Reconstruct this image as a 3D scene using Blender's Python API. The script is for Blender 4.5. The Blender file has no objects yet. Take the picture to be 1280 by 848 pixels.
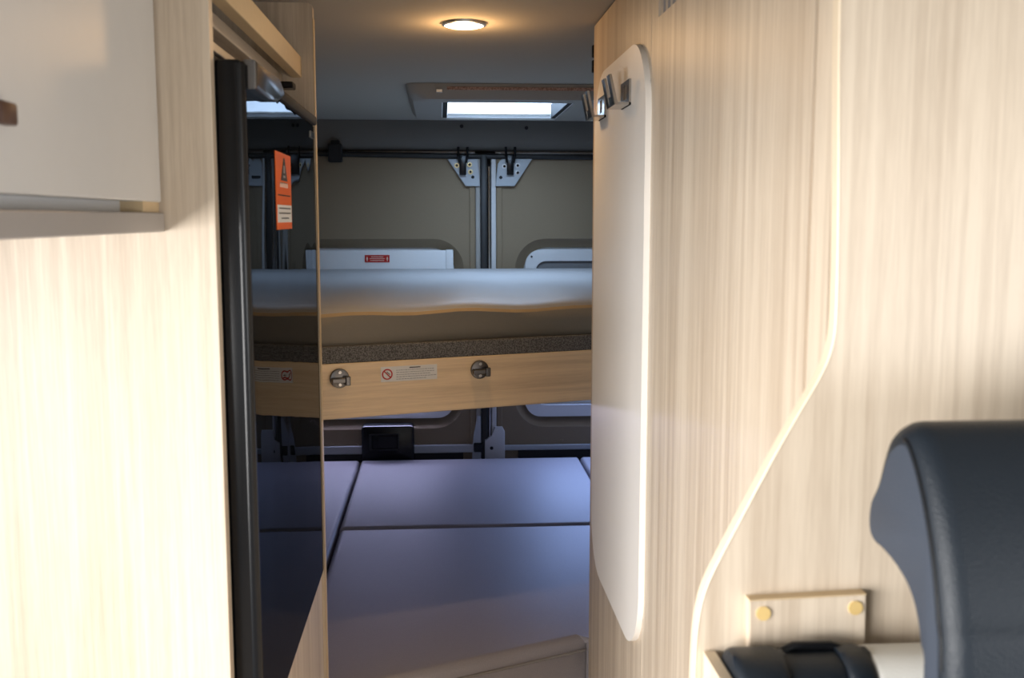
import bpy, bmesh, math, random
from mathutils import Vector, Matrix
random.seed(7)
scene = bpy.context.scene
COL = scene.collection

# ------------------------------------------------------------------ camera
EYE = 1.55                       # camera height above the van floor
F, VPX, VPY = 1280.0, 550.0, 273.0   # focal length in px, vanishing point of the van's long axis (1280x848)
PITCH = math.atan((424 - VPY) / F)
YAW = math.atan((640 - VPX) * math.cos(PITCH) / F)
fw = Vector((math.sin(YAW) * math.cos(PITCH), math.cos(YAW) * math.cos(PITCH), -math.sin(PITCH)))
rt = Vector((math.cos(YAW), -math.sin(YAW), 0))
up = rt.cross(fw)
cam_d = bpy.data.cameras.new('camera')
cam = bpy.data.objects.new('camera', cam_d)
COL.objects.link(cam)
cam.matrix_world = Matrix(((rt.x, up.x, -fw.x, 0), (rt.y, up.y, -fw.y, 0), (rt.z, up.z, -fw.z, EYE), (0, 0, 0, 1)))
cam_d.sensor_width = 23.5
cam_d.lens = 23.5
cam_d.clip_start = 0.02
cam_d.dof.use_dof = True
cam_d.dof.focus_distance = 2.2
cam_d.dof.aperture_fstop = 7.0
scene.camera = cam

# ------------------------------------------------------------------ world, daylight, exposure
w = bpy.data.worlds.new('sky')
scene.world = w
w.use_nodes = True
w.node_tree.nodes['Background'].inputs[0].default_value = (0.85, 0.93, 1.0, 1)
w.node_tree.nodes['Background'].inputs[1].default_value = 0.45
vs = scene.view_settings
vs.view_transform = 'Standard'
vs.look = 'None'
vs.gamma = 1
vs.use_curve_mapping = False
vs.exposure = 0.0


def area(name, loc, direction, sx, sy, power, col):
    d = bpy.data.lights.new(name, 'AREA')
    d.shape = 'RECTANGLE'
    d.size, d.size_y, d.energy, d.color = sx, sy, power, col
    o = bpy.data.objects.new(name, d)
    COL.objects.link(o)
    o.location = loc
    o.rotation_euler = Vector(direction).to_track_quat('-Z', 'Y').to_euler()
    return o


# daylight standing in the van's openings
area('daylight_sliding_door', (-1.15, -0.35, 1.28), (1, 0.1, -0.30), 1.60, 1.05, 114, (1.0, 0.985, 0.97))
area('daylight_windscreen', (0.15, -1.74, 1.38), (0, 1, 0), 1.5, 0.75, 2.5, (0.95, 0.97, 1.0))
area('daylight_dinette_window', (1.06, -0.60, 1.30), (-1, 0, 0), 0.8, 0.5, 15, (0.95, 0.97, 1.0))
area('daylight_rear_door_window', (-0.27, 3.444, EYE - 0.49), (0, -1, 0), 0.50, 0.27, 9.5, (0.60, 0.62, 1.0))
area('daylight_rear_door_window', (0.60, 3.444, EYE - 0.49), (0, -1, 0), 0.48, 0.27, 5.5, (0.34, 0.50, 1.0))
area('daylight_roof_hatch', (0.18, 2.93, EYE + 0.405), (0, 0, -1), 0.34, 0.44, 6.6, (0.52, 0.72, 1.0))


# ------------------------------------------------------------------ pixel -> place helpers (relative to the eye)
def ray(x, y):
    return fw + rt * ((x - 640) / F) + up * ((424 - y) / F)


def PX(x, y, X):
    d = ray(x, y); return d * (X / d.x)


def PY(x, y, Y):
    d = ray(x, y); return d * (Y / d.y)


def PZ(x, y, Z):
    d = ray(x, y); return d * (Z / d.z)


# ------------------------------------------------------------------ materials
MATS = {}


def new_mat(name):
    m = bpy.data.materials.new(name)
    m.use_nodes = True
    MATS[name] = m
    nt = m.node_tree
    return m, nt, nt.nodes['Principled BSDF']


def plain(name, col, rough=0.5, metal=0.0, spec=0.5, noise=0.0, bump=0.0, bscale=300.0, coat=0.0):
    m, nt, b = new_mat(name)
    b.inputs['Base Color'].default_value = (*col, 1)
    b.inputs['Roughness'].default_value = rough
    b.inputs['Metallic'].default_value = metal
    b.inputs['Specular IOR Level'].default_value = spec
    b.inputs['Coat Weight'].default_value = coat
    tc = nt.nodes.new('ShaderNodeTexCoord')
    nz = nt.nodes.new('ShaderNodeTexNoise')
    nz.inputs['Scale'].default_value = bscale
    nz.inputs['Detail'].default_value = 3
    nt.links.new(tc.outputs['Object'], nz.inputs['Vector'])
    mx = nt.nodes.new('ShaderNodeMix')
    mx.data_type = 'RGBA'
    k = noise if noise else 0.02
    mx.inputs['A'].default_value = (*[c * (1 - k) for c in col], 1)
    mx.inputs['B'].default_value = (*[min(1, c * (1 + k)) for c in col], 1)
    nt.links.new(nz.outputs['Fac'], mx.inputs['Factor'])
    nt.links.new(mx.outputs['Result'], b.inputs['Base Color'])
    if bump:
        bp = nt.nodes.new('ShaderNodeBump')
        bp.inputs['Strength'].default_value = bump
        bp.inputs['Distance'].default_value = 0.001
        nt.links.new(nz.outputs['Fac'], bp.inputs['Height'])
        nt.links.new(bp.outputs['Normal'], b.inputs['Normal'])
    return m


def wood(name, light, dark, axis='Z', rough=0.42, sc=1.0, rotz=0.0):
    m, nt, b = new_mat(name)
    N, L = nt.nodes, nt.links
    tc0 = N.new('ShaderNodeTexCoord')
    tc = N.new('ShaderNodeMapping')
    tc.inputs['Rotation'].default_value = (0, 0, rotz)
    L.new(tc0.outputs['Object'], tc.inputs['Vector'])

    def stretched(long, cross):
        mp = N.new('ShaderNodeMapping')
        s = {'B': (cross, long, long), 'X': (long, cross, cross), 'Y': (cross, long, cross), 'Z': (cross, cross, long)}[axis]
        mp.inputs['Scale'].default_value = s
        L.new(tc.outputs[0], mp.inputs['Vector'])
        return mp
    # broad plank-to-plank tone
    n1 = N.new('ShaderNodeTexNoise'); n1.inputs['Scale'].default_value = 1; n1.inputs['Detail'].default_value = 2
    L.new(stretched(0.5 * sc, 38 * sc).outputs[0], n1.inputs['Vector'])
    # fine fibres
    n2 = N.new('ShaderNodeTexNoise'); n2.inputs['Scale'].default_value = 1; n2.inputs['Detail'].default_value = 5
    n2.inputs['Roughness'].default_value = 0.65; n2.inputs['Distortion'].default_value = 0.4
    L.new(stretched(2.2 * sc, 110 * sc).outputs[0], n2.inputs['Vector'])
    # short pores
    n3 = N.new('ShaderNodeTexNoise'); n3.inputs['Scale'].default_value = 1; n3.inputs['Detail'].default_value = 2
    L.new(stretched(30 * sc, 420 * sc).outputs[0], n3.inputs['Vector'])
    a = N.new('ShaderNodeMath'); a.operation = 'MULTIPLY_ADD'
    L.new(n1.outputs['Fac'], a.inputs[0]); a.inputs[1].default_value = 0.75
    s2 = N.new('ShaderNodeMath'); s2.operation = 'MULTIPLY'; L.new(n2.outputs['Fac'], s2.inputs[0]); s2.inputs[1].default_value = 0.75
    L.new(s2.outputs[0], a.inputs[2])
    a2 = N.new('ShaderNodeMath'); a2.operation = 'MULTIPLY_ADD'
    L.new(n3.outputs['Fac'], a2.inputs[0]); a2.inputs[1].default_value = 0.22; L.new(a.outputs[0], a2.inputs[2])
    cr = N.new('ShaderNodeValToRGB')
    e = cr.color_ramp.elements
    e[0].position = 0.52; e[0].color = (*dark, 1)
    e[1].position = 1.0; e[1].color = (*light, 1)
    mid = e.new(0.80); mid.color = (*[0.45 * d + 0.55 * l for d, l in zip(dark, light)], 1)
    L.new(a2.outputs[0], cr.inputs['Fac'])
    L.new(cr.outputs['Color'], b.inputs['Base Color'])
    b.inputs['Roughness'].default_value = rough
    bp = N.new('ShaderNodeBump'); bp.inputs['Strength'].default_value = 0.12; bp.inputs['Distance'].default_value = 0.0006
    L.new(a2.outputs[0], bp.inputs['Height']); L.new(bp.outputs['Normal'], b.inputs['Normal'])
    return m


def glossy_glass(name):
    # smoked black glass: a dark body under a tinted mirror coat
    m, nt, b = new_mat(name)
    N, L = nt.nodes, nt.links
    b.inputs['Base Color'].default_value = (0.004, 0.005, 0.006, 1)
    b.inputs['Roughness'].default_value = 0.3
    b.inputs['Specular IOR Level'].default_value = 0.0
    tc = N.new('ShaderNodeTexCoord')
    mp = N.new('ShaderNodeMapping'); mp.inputs['Scale'].default_value = (1, 13, 5)
    L.new(tc.outputs['Object'], mp.inputs['Vector'])
    nz = N.new('ShaderNodeTexNoise'); nz.inputs['Scale'].default_value = 1.0; nz.inputs['Detail'].default_value = 0
    L.new(mp.outputs[0], nz.inputs['Vector'])
    bp = N.new('ShaderNodeBump'); bp.inputs['Strength'].default_value = 0.30; bp.inputs['Distance'].default_value = 0.002
    L.new(nz.outputs['Fac'], bp.inputs['Height'])
    g = N.new('ShaderNodeBsdfGlossy'); g.inputs['Color'].default_value = (0.40, 0.41, 0.43, 1); g.inputs['Roughness'].default_value = 0.012
    fr_ = N.new('ShaderNodeFresnel'); fr_.inputs['IOR'].default_value = 1.45
    L.new(bp.outputs['Normal'], g.inputs['Normal'])
    mx = N.new('ShaderNodeMixShader')
    L.new(fr_.outputs[0], mx.inputs[0]); L.new(b.outputs[0], mx.inputs[1]); L.new(g.outputs[0], mx.inputs[2])
    L.new(mx.outputs[0], N['Material Output'].inputs['Surface'])
    return m


def leather(name, col, rough=0.42):
    m, nt, b = new_mat(name)
    N, L = nt.nodes, nt.links
    b.inputs['Base Color'].default_value = (*col, 1)
    b.inputs['Roughness'].default_value = rough
    b.inputs['Specular IOR Level'].default_value = 0.35
    tc = N.new('ShaderNodeTexCoord')
    v = N.new('ShaderNodeTexVoronoi'); v.inputs['Scale'].default_value = 800
    L.new(tc.outputs['Object'], v.inputs['Vector'])
    bp = N.new('ShaderNodeBump'); bp.inputs['Strength'].default_value = 0.4; bp.inputs['Distance'].default_value = 0.0006
    L.new(v.outputs['Distance'], bp.inputs['Height']); L.new(bp.outputs['Normal'], b.inputs['Normal'])
    return m


def speckle(name, c1, c2, scale, bump=0.5, rough=0.95):
    m, nt, b = new_mat(name)
    N, L = nt.nodes, nt.links
    tc = N.new('ShaderNodeTexCoord')
    nz = N.new('ShaderNodeTexNoise'); nz.inputs['Scale'].default_value = scale; nz.inputs['Detail'].default_value = 4
    L.new(tc.outputs['Object'], nz.inputs['Vector'])
    cr = N.new('ShaderNodeValToRGB')
    cr.color_ramp.elements[0].position = 0.40; cr.color_ramp.elements[0].color = (*c1, 1)
    cr.color_ramp.elements[1].position = 0.62; cr.color_ramp.elements[1].color = (*c2, 1)
    L.new(nz.outputs['Fac'], cr.inputs['Fac']); L.new(cr.outputs['Color'], b.inputs['Base Color'])
    b.inputs['Roughness'].default_value = rough
    bp = N.new('ShaderNodeBump'); bp.inputs['Strength'].default_value = bump; bp.inputs['Distance'].default_value = 0.002
    L.new(nz.outputs['Fac'], bp.inputs['Height']); L.new(bp.outputs['Normal'], b.inputs['Normal'])
    return m


def emit(name, col, strength):
    m, nt, b = new_mat(name)
    b.inputs['Base Color'].default_value = (0.8, 0.8, 0.8, 1)
    b.inputs['Emission Color'].default_value = (*col, 1)
    b.inputs['Emission Strength'].default_value = strength
    return m


WL, WD = (0.66, 0.56, 0.44), (0.42, 0.325, 0.235)
wood_v = wood('wood_vertical', WL, WD, 'Z')
wood_x = wood('wood_along_x', WL, WD, 'X')
wood_bent = wood('wood_bent_board', WL, WD, 'B')
wood_y = wood('wood_along_y', WL, WD, 'Y')
wood_edge = plain('wood_edge_band', (0.74, 0.62, 0.46), 0.45, noise=0.06, bscale=60)
wood_groove = plain('wood_groove', (0.36, 0.25, 0.15), 0.6, noise=0.05)
wood_edge_y = plain('wood_edge_warm', (0.62, 0.47, 0.28), 0.5, noise=0.06, bscale=60)
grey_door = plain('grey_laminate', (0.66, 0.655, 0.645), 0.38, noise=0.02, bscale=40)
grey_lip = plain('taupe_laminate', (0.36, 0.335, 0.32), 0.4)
white_board = plain('white_board', (0.88, 0.845, 0.795), 0.45, noise=0.02, bscale=20)
brown_pull = plain('brown_pull', (0.085, 0.04, 0.025), 0.4)
black_gloss = glossy_glass('black_glass')
black_plastic = plain('black_plastic', (0.006, 0.0065, 0.008), 0.26, spec=0.3)
black_matt = plain('black_matt', (0.010, 0.010, 0.011), 0.7)
dark_metal = plain('dark_metal', (0.16, 0.15, 0.145), 0.25, metal=1.0)
chrome = plain('chrome', (0.48, 0.45, 0.42), 0.15, metal=1.0)
zinc = plain('zinc', (0.55, 0.56, 0.57), 0.35, metal=1.0, noise=0.1, bscale=60)
brass_bolt = plain('yellow_zinc', (0.62, 0.55, 0.32), 0.3, metal=1.0)
ceiling_mat = plain('ceiling_fabric', (0.42, 0.39, 0.335), 0.95, noise=0.06, bump=0.25, bscale=420)
header_mat = plain('header_fabric', (0.17, 0.16, 0.145), 0.95, noise=0.07, bump=0.25, bscale=420)
wall_mat = plain('wall_fabric', (0.34, 0.33, 0.31), 0.95, noise=0.06, bump=0.2, bscale=420)
floor_mat = wood('floor_vinyl', (0.30, 0.25, 0.20), (0.16, 0.13, 0.10), 'Y', 0.5)
door_panel = plain('door_vinyl', (0.25, 0.19, 0.12), 0.75, noise=0.04, bump=0.15, bscale=300)
door_metal = plain('painted_door_metal', (0.60, 0.60, 0.60), 0.35)
bracket_mat = plain('painted_bracket', (0.42, 0.45, 0.48), 0.4, noise=0.04)
frame_white = plain('white_plastic', (0.74, 0.75, 0.76), 0.4)
frame_grey = plain('hatch_plastic', (0.34, 0.325, 0.30), 0.5)
hatch_white = plain('hatch_lining', (0.86, 0.87, 0.88), 0.5)
copper_mesh = speckle('copper_mesh', (0.30, 0.17, 0.13), (0.55, 0.36, 0.29), 260, 0.2, 0.6)
blind_mat = plain('closed_blind', (0.20, 0.20, 0.20), 0.8)
rubber = plain('rubber', (0.012, 0.012, 0.012), 0.5)
fabric_low = plain('mattress_lower_cover', (0.30, 0.28, 0.30), 0.55, noise=0.14, bump=0.35, bscale=520)
fabric_up = plain('mattress_upper_top', (0.38, 0.38, 0.39), 0.5, noise=0.03, bump=0.12, bscale=300)
fabric_side = plain('mattress_side', (0.27, 0.235, 0.185), 0.85, noise=0.06, bump=0.2, bscale=380)
piping_mat = plain('piping', (0.22, 0.205, 0.20), 0.7)
piping_warm = plain('mattress_rim', (0.42, 0.31, 0.18), 0.7)
carpet = speckle('speckled_felt', (0.075, 0.072, 0.070), (0.22, 0.21, 0.20), 420, 0.8)
leather_b = leather('black_leather', (0.008, 0.013, 0.020), 0.45)
leather_g = leather('charcoal_fabric', (0.038, 0.048, 0.068), 0.62)
cream = leather('cream_leather', (0.62, 0.61, 0.57), 0.5)
cap_yellow = plain('screw_cap', (0.66, 0.47, 0.19), 0.5)
orange = plain('orange_print', (0.86, 0.14, 0.004), 0.5)
paper = plain('white_print', (0.80, 0.78, 0.75), 0.6)
ink = plain('dark_print', (0.03, 0.03, 0.03), 0.6)
ink_grey = plain('grey_print', (0.33, 0.32, 0.32), 0.6)
red = plain('red_print', (0.52, 0.02, 0.015), 0.5)
white_print = plain('pale_print', (0.85, 0.72, 0.60), 0.6)
lamp_glow = emit('lamp_glow', (1.0, 0.80, 0.50), 9.0)

# ------------------------------------------------------------------ object helpers
ORG = {}


def props(o, label=None, cat=None, group=None, kind=None):
    if label: o['label'] = label
    if cat: o['category'] = cat
    if group: o['group'] = group
    if kind: o['kind'] = kind
    return o


def thing(name, loc, label, cat, group=None, kind=None):
    o = bpy.data.objects.new(name, None)
    o.empty_display_size = 0.05
    COL.objects.link(o)
    loc = Vector((loc[0], loc[1], loc[2] + EYE))
    o.location = loc
    ORG[o] = loc
    return props(o, label, cat, group, kind)


def put(name, bm, mats, parent=None, smooth=False, label=None):
    """link a bmesh given in eye-relative coordinates as one mesh object"""
    if not isinstance(mats, (list, tuple)): mats = [mats]
    org = ORG.get(parent, None)
    if org is None:
        lo = Vector((min(v.co.x for v in bm.verts) + max(v.co.x for v in bm.verts),
                     min(v.co.y for v in bm.verts) + max(v.co.y for v in bm.verts), 0)) / 2
        lo.z = min(v.co.z for v in bm.verts) + EYE
        org = lo
    for v in bm.verts:
        v.co = v.co + Vector((0, 0, EYE)) - org
    bmesh.ops.recalc_face_normals(bm, faces=bm.faces[:])
    me = bpy.data.meshes.new(name)
    bm.to_mesh(me); bm.free()
    for m in mats: me.materials.append(m)
    if smooth:
        for p in me.polygons: p.use_smooth = True
        try: me.set_sharp_from_angle(angle=math.radians(38))
        except Exception: pass
    o = bpy.data.objects.new(name, me)
    COL.objects.link(o)
    ORG[o] = org
    if parent is not None: o.parent = parent
    else: o.location = org
    if label: o['label'] = label
    return o


def bevel(bm, wdt, seg=2, edges=None):
    if wdt > 0:
        bmesh.ops.bevel(bm, geom=edges or bm.edges[:], offset=wdt, segments=seg, affect='EDGES', profile=0.5, clamp_overlap=True)


def box(x0, x1, y0, y1, z0, z1, bv=0.0, seg=2, bm=None):
    b = bmesh.new()
    vs_ = [b.verts.new((x, y, z)) for x in (x0, x1) for y in (y0, y1) for z in (z0, z1)]
    for f in ((0, 1, 3, 2), (4, 6, 7, 5), (0, 4, 5, 1), (2, 3, 7, 6), (0, 2, 6, 4), (1, 5, 7, 3)):
        b.faces.new([vs_[i] for i in f])
    bevel(b, bv, seg)
    return merge(bm, b)


def merge(bm, b):
    if bm is None: return b
    me = bpy.data.meshes.new('tmp'); b.to_mesh(me); b.free()
    bm.from_mesh(me); bpy.data.meshes.remove(me)
    return bm


def prism(poly, axis, a0, a1, bv=0.0, seg=2, bm=None, rim_only=False):
    """extrude a 2-D outline. axis X: poly=(y,z); Y: poly=(x,z); Z: poly=(x,y)"""
    b = bmesh.new()
    mk = {'X': lambda p, a: (a, p[0], p[1]), 'Y': lambda p, a: (p[0], a, p[1]), 'Z': lambda p, a: (p[0], p[1], a)}[axis]
    A = [b.verts.new(mk(p, a0)) for p in poly]
    B = [b.verts.new(mk(p, a1)) for p in poly]
    n = len(poly)
    fa = b.faces.new(A); fb = b.faces.new(B[::-1])
    for i in range(n): b.faces.new((A[i], B[i], B[(i + 1) % n], A[(i + 1) % n]))
    if bv > 0:
        ed = list(fa.edges) + list(fb.edges)
        bmesh.ops.bevel(b, geom=ed, offset=bv, segments=seg, affect='EDGES', profile=0.5, clamp_overlap=True)
    return merge(bm, b)


def rrect(u0, u1, v0, v1, r, n=8):
    pts = []
    for cx, cy, a in ((u1 - r, v1 - r, 0), (u0 + r, v1 - r, 90), (u0 + r, v0 + r, 180), (u1 - r, v0 + r, 270)):
        for i in range(n + 1):
            t = math.radians(a + 90 * i / n)
            pts.append((cx + r * math.cos(t), cy + r * math.sin(t)))
    return pts


def ring(outer, inner, axis, a0, a1, bm=None, inner_a1=None):
    """a frame: outer and inner outlines with the same number of points"""
    b = bmesh.new()
    mk = {'X': lambda p, a: (a, p[0], p[1]), 'Y': lambda p, a: (p[0], a, p[1]), 'Z': lambda p, a: (p[0], p[1], a)}[axis]
    ia1 = a1 if inner_a1 is None else inner_a1
    O0 = [b.verts.new(mk(p, a0)) for p in outer]; O1 = [b.verts.new(mk(p, a1)) for p in outer]
    I0 = [b.verts.new(mk(p, a0)) for p in inner]; I1 = [b.verts.new(mk(p, ia1)) for p in inner]
    n = len(outer)
    for i in range(n):
        j = (i + 1) % n
        b.faces.new((O0[i], O0[j], I0[j], I0[i])); b.faces.new((O1[i], I1[i], I1[j], O1[j]))
        b.faces.new((O0[i], O1[i], O1[j], O0[j])); b.faces.new((I0[i], I0[j], I1[j], I1[i]))
    return merge(bm, b)


def tube(pts, r, n=10, bm=None, closed_ends=True):
    b = bmesh.new()
    pts = [Vector(p) for p in pts]
    rings = []
    for i, p in enumerate(pts):
        t = (pts[min(i + 1, len(pts) - 1)] - pts[max(i - 1, 0)]).normalized()
        a = t.cross(Vector((0, 0, 1)))
        if a.length < 1e-3: a = t.cross(Vector((0, 1, 0)))
        a.normalize(); c = t.cross(a)
        rings.append([b.verts.new(p + a * (r * math.cos(2 * math.pi * k / n)) + c * (r * math.sin(2 * math.pi * k / n))) for k in range(n)])
    for A, B in zip(rings, rings[1:]):
        for k in range(n): b.faces.new((A[k], A[(k + 1) % n], B[(k + 1) % n], B[k]))
    if closed_ends:
        b.faces.new(rings[0]); b.faces.new(rings[-1][::-1])
    return merge(bm, b)


def disc(c, nrm, r, h, n=20, bm=None, bv=0.0):
    """short cylinder from c along nrm"""
    b = bmesh.new()
    c = Vector(c); nrm = Vector(nrm).normalized()
    a = nrm.cross(Vector((0, 0, 1)))
    if a.length < 1e-3: a = Vector((1, 0, 0))
    a.normalize(); d = nrm.cross(a)
    A = [b.verts.new(c + a * (r * math.cos(2 * math.pi * k / n)) + d * (r * math.sin(2 * math.pi * k / n))) for k in range(n)]
    B = [b.verts.new(v.co + nrm * h) for v in A]
    b.faces.new(A); fb = b.faces.new(B[::-1])
    for k in range(n): b.faces.new((A[k], B[k], B[(k + 1) % n], A[(k + 1) % n]))
    if bv: bmesh.ops.bevel(b, geom=list(fb.edges), offset=bv, segments=2, affect='EDGES', profile=0.5)
    return merge(bm, b)


def struct(name, bm, mats, label=None, smooth=False):
    o = put(name, bm, mats, None, smooth)
    return props(o, label, None, None, 'structure')


# ------------------------------------------------------------------ the van shell
XL, XR, XC = -0.74, 1.04, 0.152          # inner faces of the side walls, middle of the van
YF, YB = -1.70, 3.45
ZF, ZC = -EYE, 0.343                      # floor and ceiling, seen from the eye


def wall_with_holes(axis_x, x0, x1, holes):
    """side wall slab with rectangular openings (y0,y1,z0,z1)"""
    ys = sorted({YF, 3.50} | {h[0] for h in holes} | {h[1] for h in holes})
    zs = sorted({ZF, ZC + 0.03} | {h[2] for h in holes} | {h[3] for h in holes})
    bm = None
    for a, b_ in zip(ys, ys[1:]):
        for c, d in zip(zs, zs[1:]):
            cy, cz = (a + b_) / 2, (c + d) / 2
            if any(h[0] < cy < h[1] and h[2] < cz < h[3] for h in holes): continue
            bm = box(x0, x1, a, b_, c, d, bm=bm)
    bmesh.ops.remove_doubles(bm, verts=bm.verts[:], dist=1e-5)
    return bm


struct('floor', box(XL, XR, YF, 3.50, ZF - 0.03, ZF), floor_mat, 'wood-look vinyl floor of the van')
struct('wall_left', wall_with_holes(0, XL - 0.04, XL, [(-1.15, 0.66, ZF + 0.05, -0.04)]), wall_mat, 'grey lined side wall behind the fridge')
struct('wall_right', wall_with_holes(0, XR, XR + 0.04, [(-1.0, -0.2, -0.5, 0.0)]), wall_mat,
       'grey lined side wall behind the wardrobe')
struct('wall_front', box(XL, XR, YF - 0.04, YF, ZF, -0.56), wall_mat, 'low front wall under the windscreen')

# ceiling: gently drooping at the rear, with the hatch opening left out
HX0, HX1, HY0, HY1 = 0.005, 0.355, 2.70, 3.15      # hatch opening


def zc(y):
    if y < 2.0: return ZC
    t = (y - 2.0) / 1.42
    return ZC - 0.026 * t * t


bm = bmesh.new()
ys = [YF, 0, 1.0, 2.0, 2.3, 2.5, HY0, 2.85, 3.0, HY1, 3.3, 3.43]
xs = [XL, -0.3, HX0, HX1, 0.7, XR]
grid = {}
for lay in (0, 1):
    for i, y in enumerate(ys):
        for j, x in enumerate(xs):
            grid[lay, i, j] = bm.verts.new((x, y, zc(y) + 0.03 * lay))
hi, hj = (ys.index(HY0), ys.index(HY1)), 2
for i in range(len(ys) - 1):
    for j in range(len(xs) - 1):
        if j == hj and hi[0] <= i < hi[1]: continue
        for lay in (0, 1):
            bm.faces.new([grid[lay, a, b_] for a, b_ in ((i, j), (i, j + 1), (i + 1, j + 1), (i + 1, j))])
struct('ceiling', bm, ceiling_mat, 'pale grey fabric ceiling of the van', True)

# rear wall: fabric header over the doors, with two screws
hd = struct('wall_rear', prism([(3.50, 0.36), (3.405, 0.36), (3.405, 0.30), (3.41, 0.262), (3.42, 0.235), (3.44, 0.222), (3.50, 0.222)], 'X', XL, XR),
            header_mat, 'dark grey fabric header above the rear doors', True)
for px in ((577, 158), (658, 160)):
    q = PY(*px, 3.404)
    put('screw', disc(q, (0, -1, 0), 0.006, 0.003, 12), black_matt, hd, label='small dark screw')
# outer skin behind the doors so that no light leaks round them
# sealing rubber running across above the doors, and its clip
seal_pts = [PY(x, y, 3.425) for x, y in ((330, 191), (392, 192), (450, 193), (560, 195), (660, 196), (741, 196.5), (850, 197))]
put('door_seal', tube(seal_pts, 0.0095, 10), rubber, hd, True, label='black rubber seal across the top of the rear doors')
q = PY(419, 190, 3.40)
b = box(q.x - 0.022, q.x + 0.022, 3.385, 3.42, q.z - 0.033, q.z + 0.026, 0.004)
b = box(q.x - 0.013, q.x + 0.013, 3.392, 3.42, q.z + 0.02, q.z + 0.037, 0.002, bm=b)
put('cable_clip', b, black_matt, hd, label='black plastic clip on the rubber seal')


# ------------------------------------------------------------------ rear doors
def rear_door(name, side, label):
    """side -1: left of the centre seal, +1: right of it"""
    root = thing(name, (XC + side * 0.42, YB, ZF), label, None, None, 'structure')
    xin = 0.118 if side < 0 else 0.186             # inner edge next to the seal
    xout = XL if side < 0 else XR
    xa, xb = min(xin, xout), max(xin, xout)
    ztop, zbot = 0.212, -1.42
    # window opening in the trim
    wx0, wx1 = (-0.62, 0.078) if side < 0 else (0.250, 0.94)
    wz0, wz1 = -0.71, -0.068
    # trim panel: sheet with a rounded opening, sloping in to the frame
    b = bmesh.new()
    outl = rrect(wx0, wx1, wz0, wz1, 0.10, 8)
    inn = rrect(wx0 + 0.03, wx1 - 0.03, wz0 + 0.03, wz1 - 0.03, 0.08, 8)
    Y0 = 3.432
    vo = [b.verts.new((x, Y0, z)) for x, z in outl]
    vi = [b.verts.new((x, Y0 + 0.028, z)) for x, z in inn]
    n = len(vo)
    for i in range(n): b.faces.new((vo[i], vo[(i + 1) % n], vi[(i + 1) % n], vi[i]))
    # four bands round the opening
    c = {k: b.verts.new((x, Y0, z)) for k, (x, z) in {'tr': (xb, ztop), 'tl': (xa, ztop), 'bl': (xa, zbot), 'br': (xb, zbot)}.items()}
    q4 = n // 4
    corner = ['tr', 'tl', 'bl', 'br']
    for k in range(4):
        arc = vo[k * q4:(k + 1) * q4]
        for i in range(len(arc) - 1): b.faces.new((c[corner[k]], arc[i + 1], arc[i]))
        nxt = vo[((k + 1) * q4) % n]
        b.faces.new((c[corner[k]], c[corner[(k + 1) % 4]], nxt, arc[-1]))
    put('trim_panel', b, door_panel, root, True)
    put('door_shell', box(xa, xb, 3.465, 3.50, zbot, 0.23), door_metal, root)
    # window frame, blind
    fo = rrect(wx0 + 0.035, wx1 - 0.035, wz0 + 0.035, wz1 - 0.036, 0.055, 8)
    fi = rrect(wx0 + 0.070, wx1 - 0.070, wz0 + 0.075, wz1 - 0.075, 0.035, 8)
    put('window_frame', ring(fo, fi, 'Y', 3.462, 3.438), frame_white, root, True, label='white plastic window frame')
    put('window_blind', prism(rrect(wx0 + 0.066, wx1 - 0.066, -0.36, wz1 - 0.07, 0.012, 6), 'Y', 3.446, 3.454), blind_mat, root, label='closed grey blind')
    if side > 0:
        q = PY(664.5, 321, 3.437)
        put('frame_screw', disc(q, (0, -1, 0), 0.0035, 0.001, 10), black_matt, root)
    # painted metal fold next to the seal
    xi = xin
    s = side
    put('door_edge', box(min(xi, xi - s * 0.016), max(xi, xi - s * 0.016), 3.424, 3.465, zbot, 0.205, 0.003), door_metal if s > 0 else frame_grey, root)
    put('trim_edge', box(min(xi + s * 0.002, xi + s * 0.02), max(xi + s * 0.002, xi + s * 0.02), 3.426, 3.433, zbot, 0.205, 0.002), door_panel, root)
    return root, Y0


dl, _ = rear_door('door_1', -1, 'grey trimmed rear door with white blind box and red sticker')
dr, _ = rear_door('door_2', 1, 'grey trimmed rear door with rounded white window frame and no sticker')
# centre seal and bright weather strip
put('centre_seal', box(0.134, 0.157, 3.415, 3.47, -1.42, 0.21, 0.005), rubber, dl, True, label='black rubber seal between the doors')
put('centre_backing', box(0.10, 0.20, 3.472, 3.50, -1.42, 0.23), black_matt, dl)
put('weather_strip', tube([(0.163, 3.43, -1.42), (0.163, 3.43, 0.17)], 0.006, 10), chrome, dr, True, label='shiny strip beside the black seal')

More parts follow.
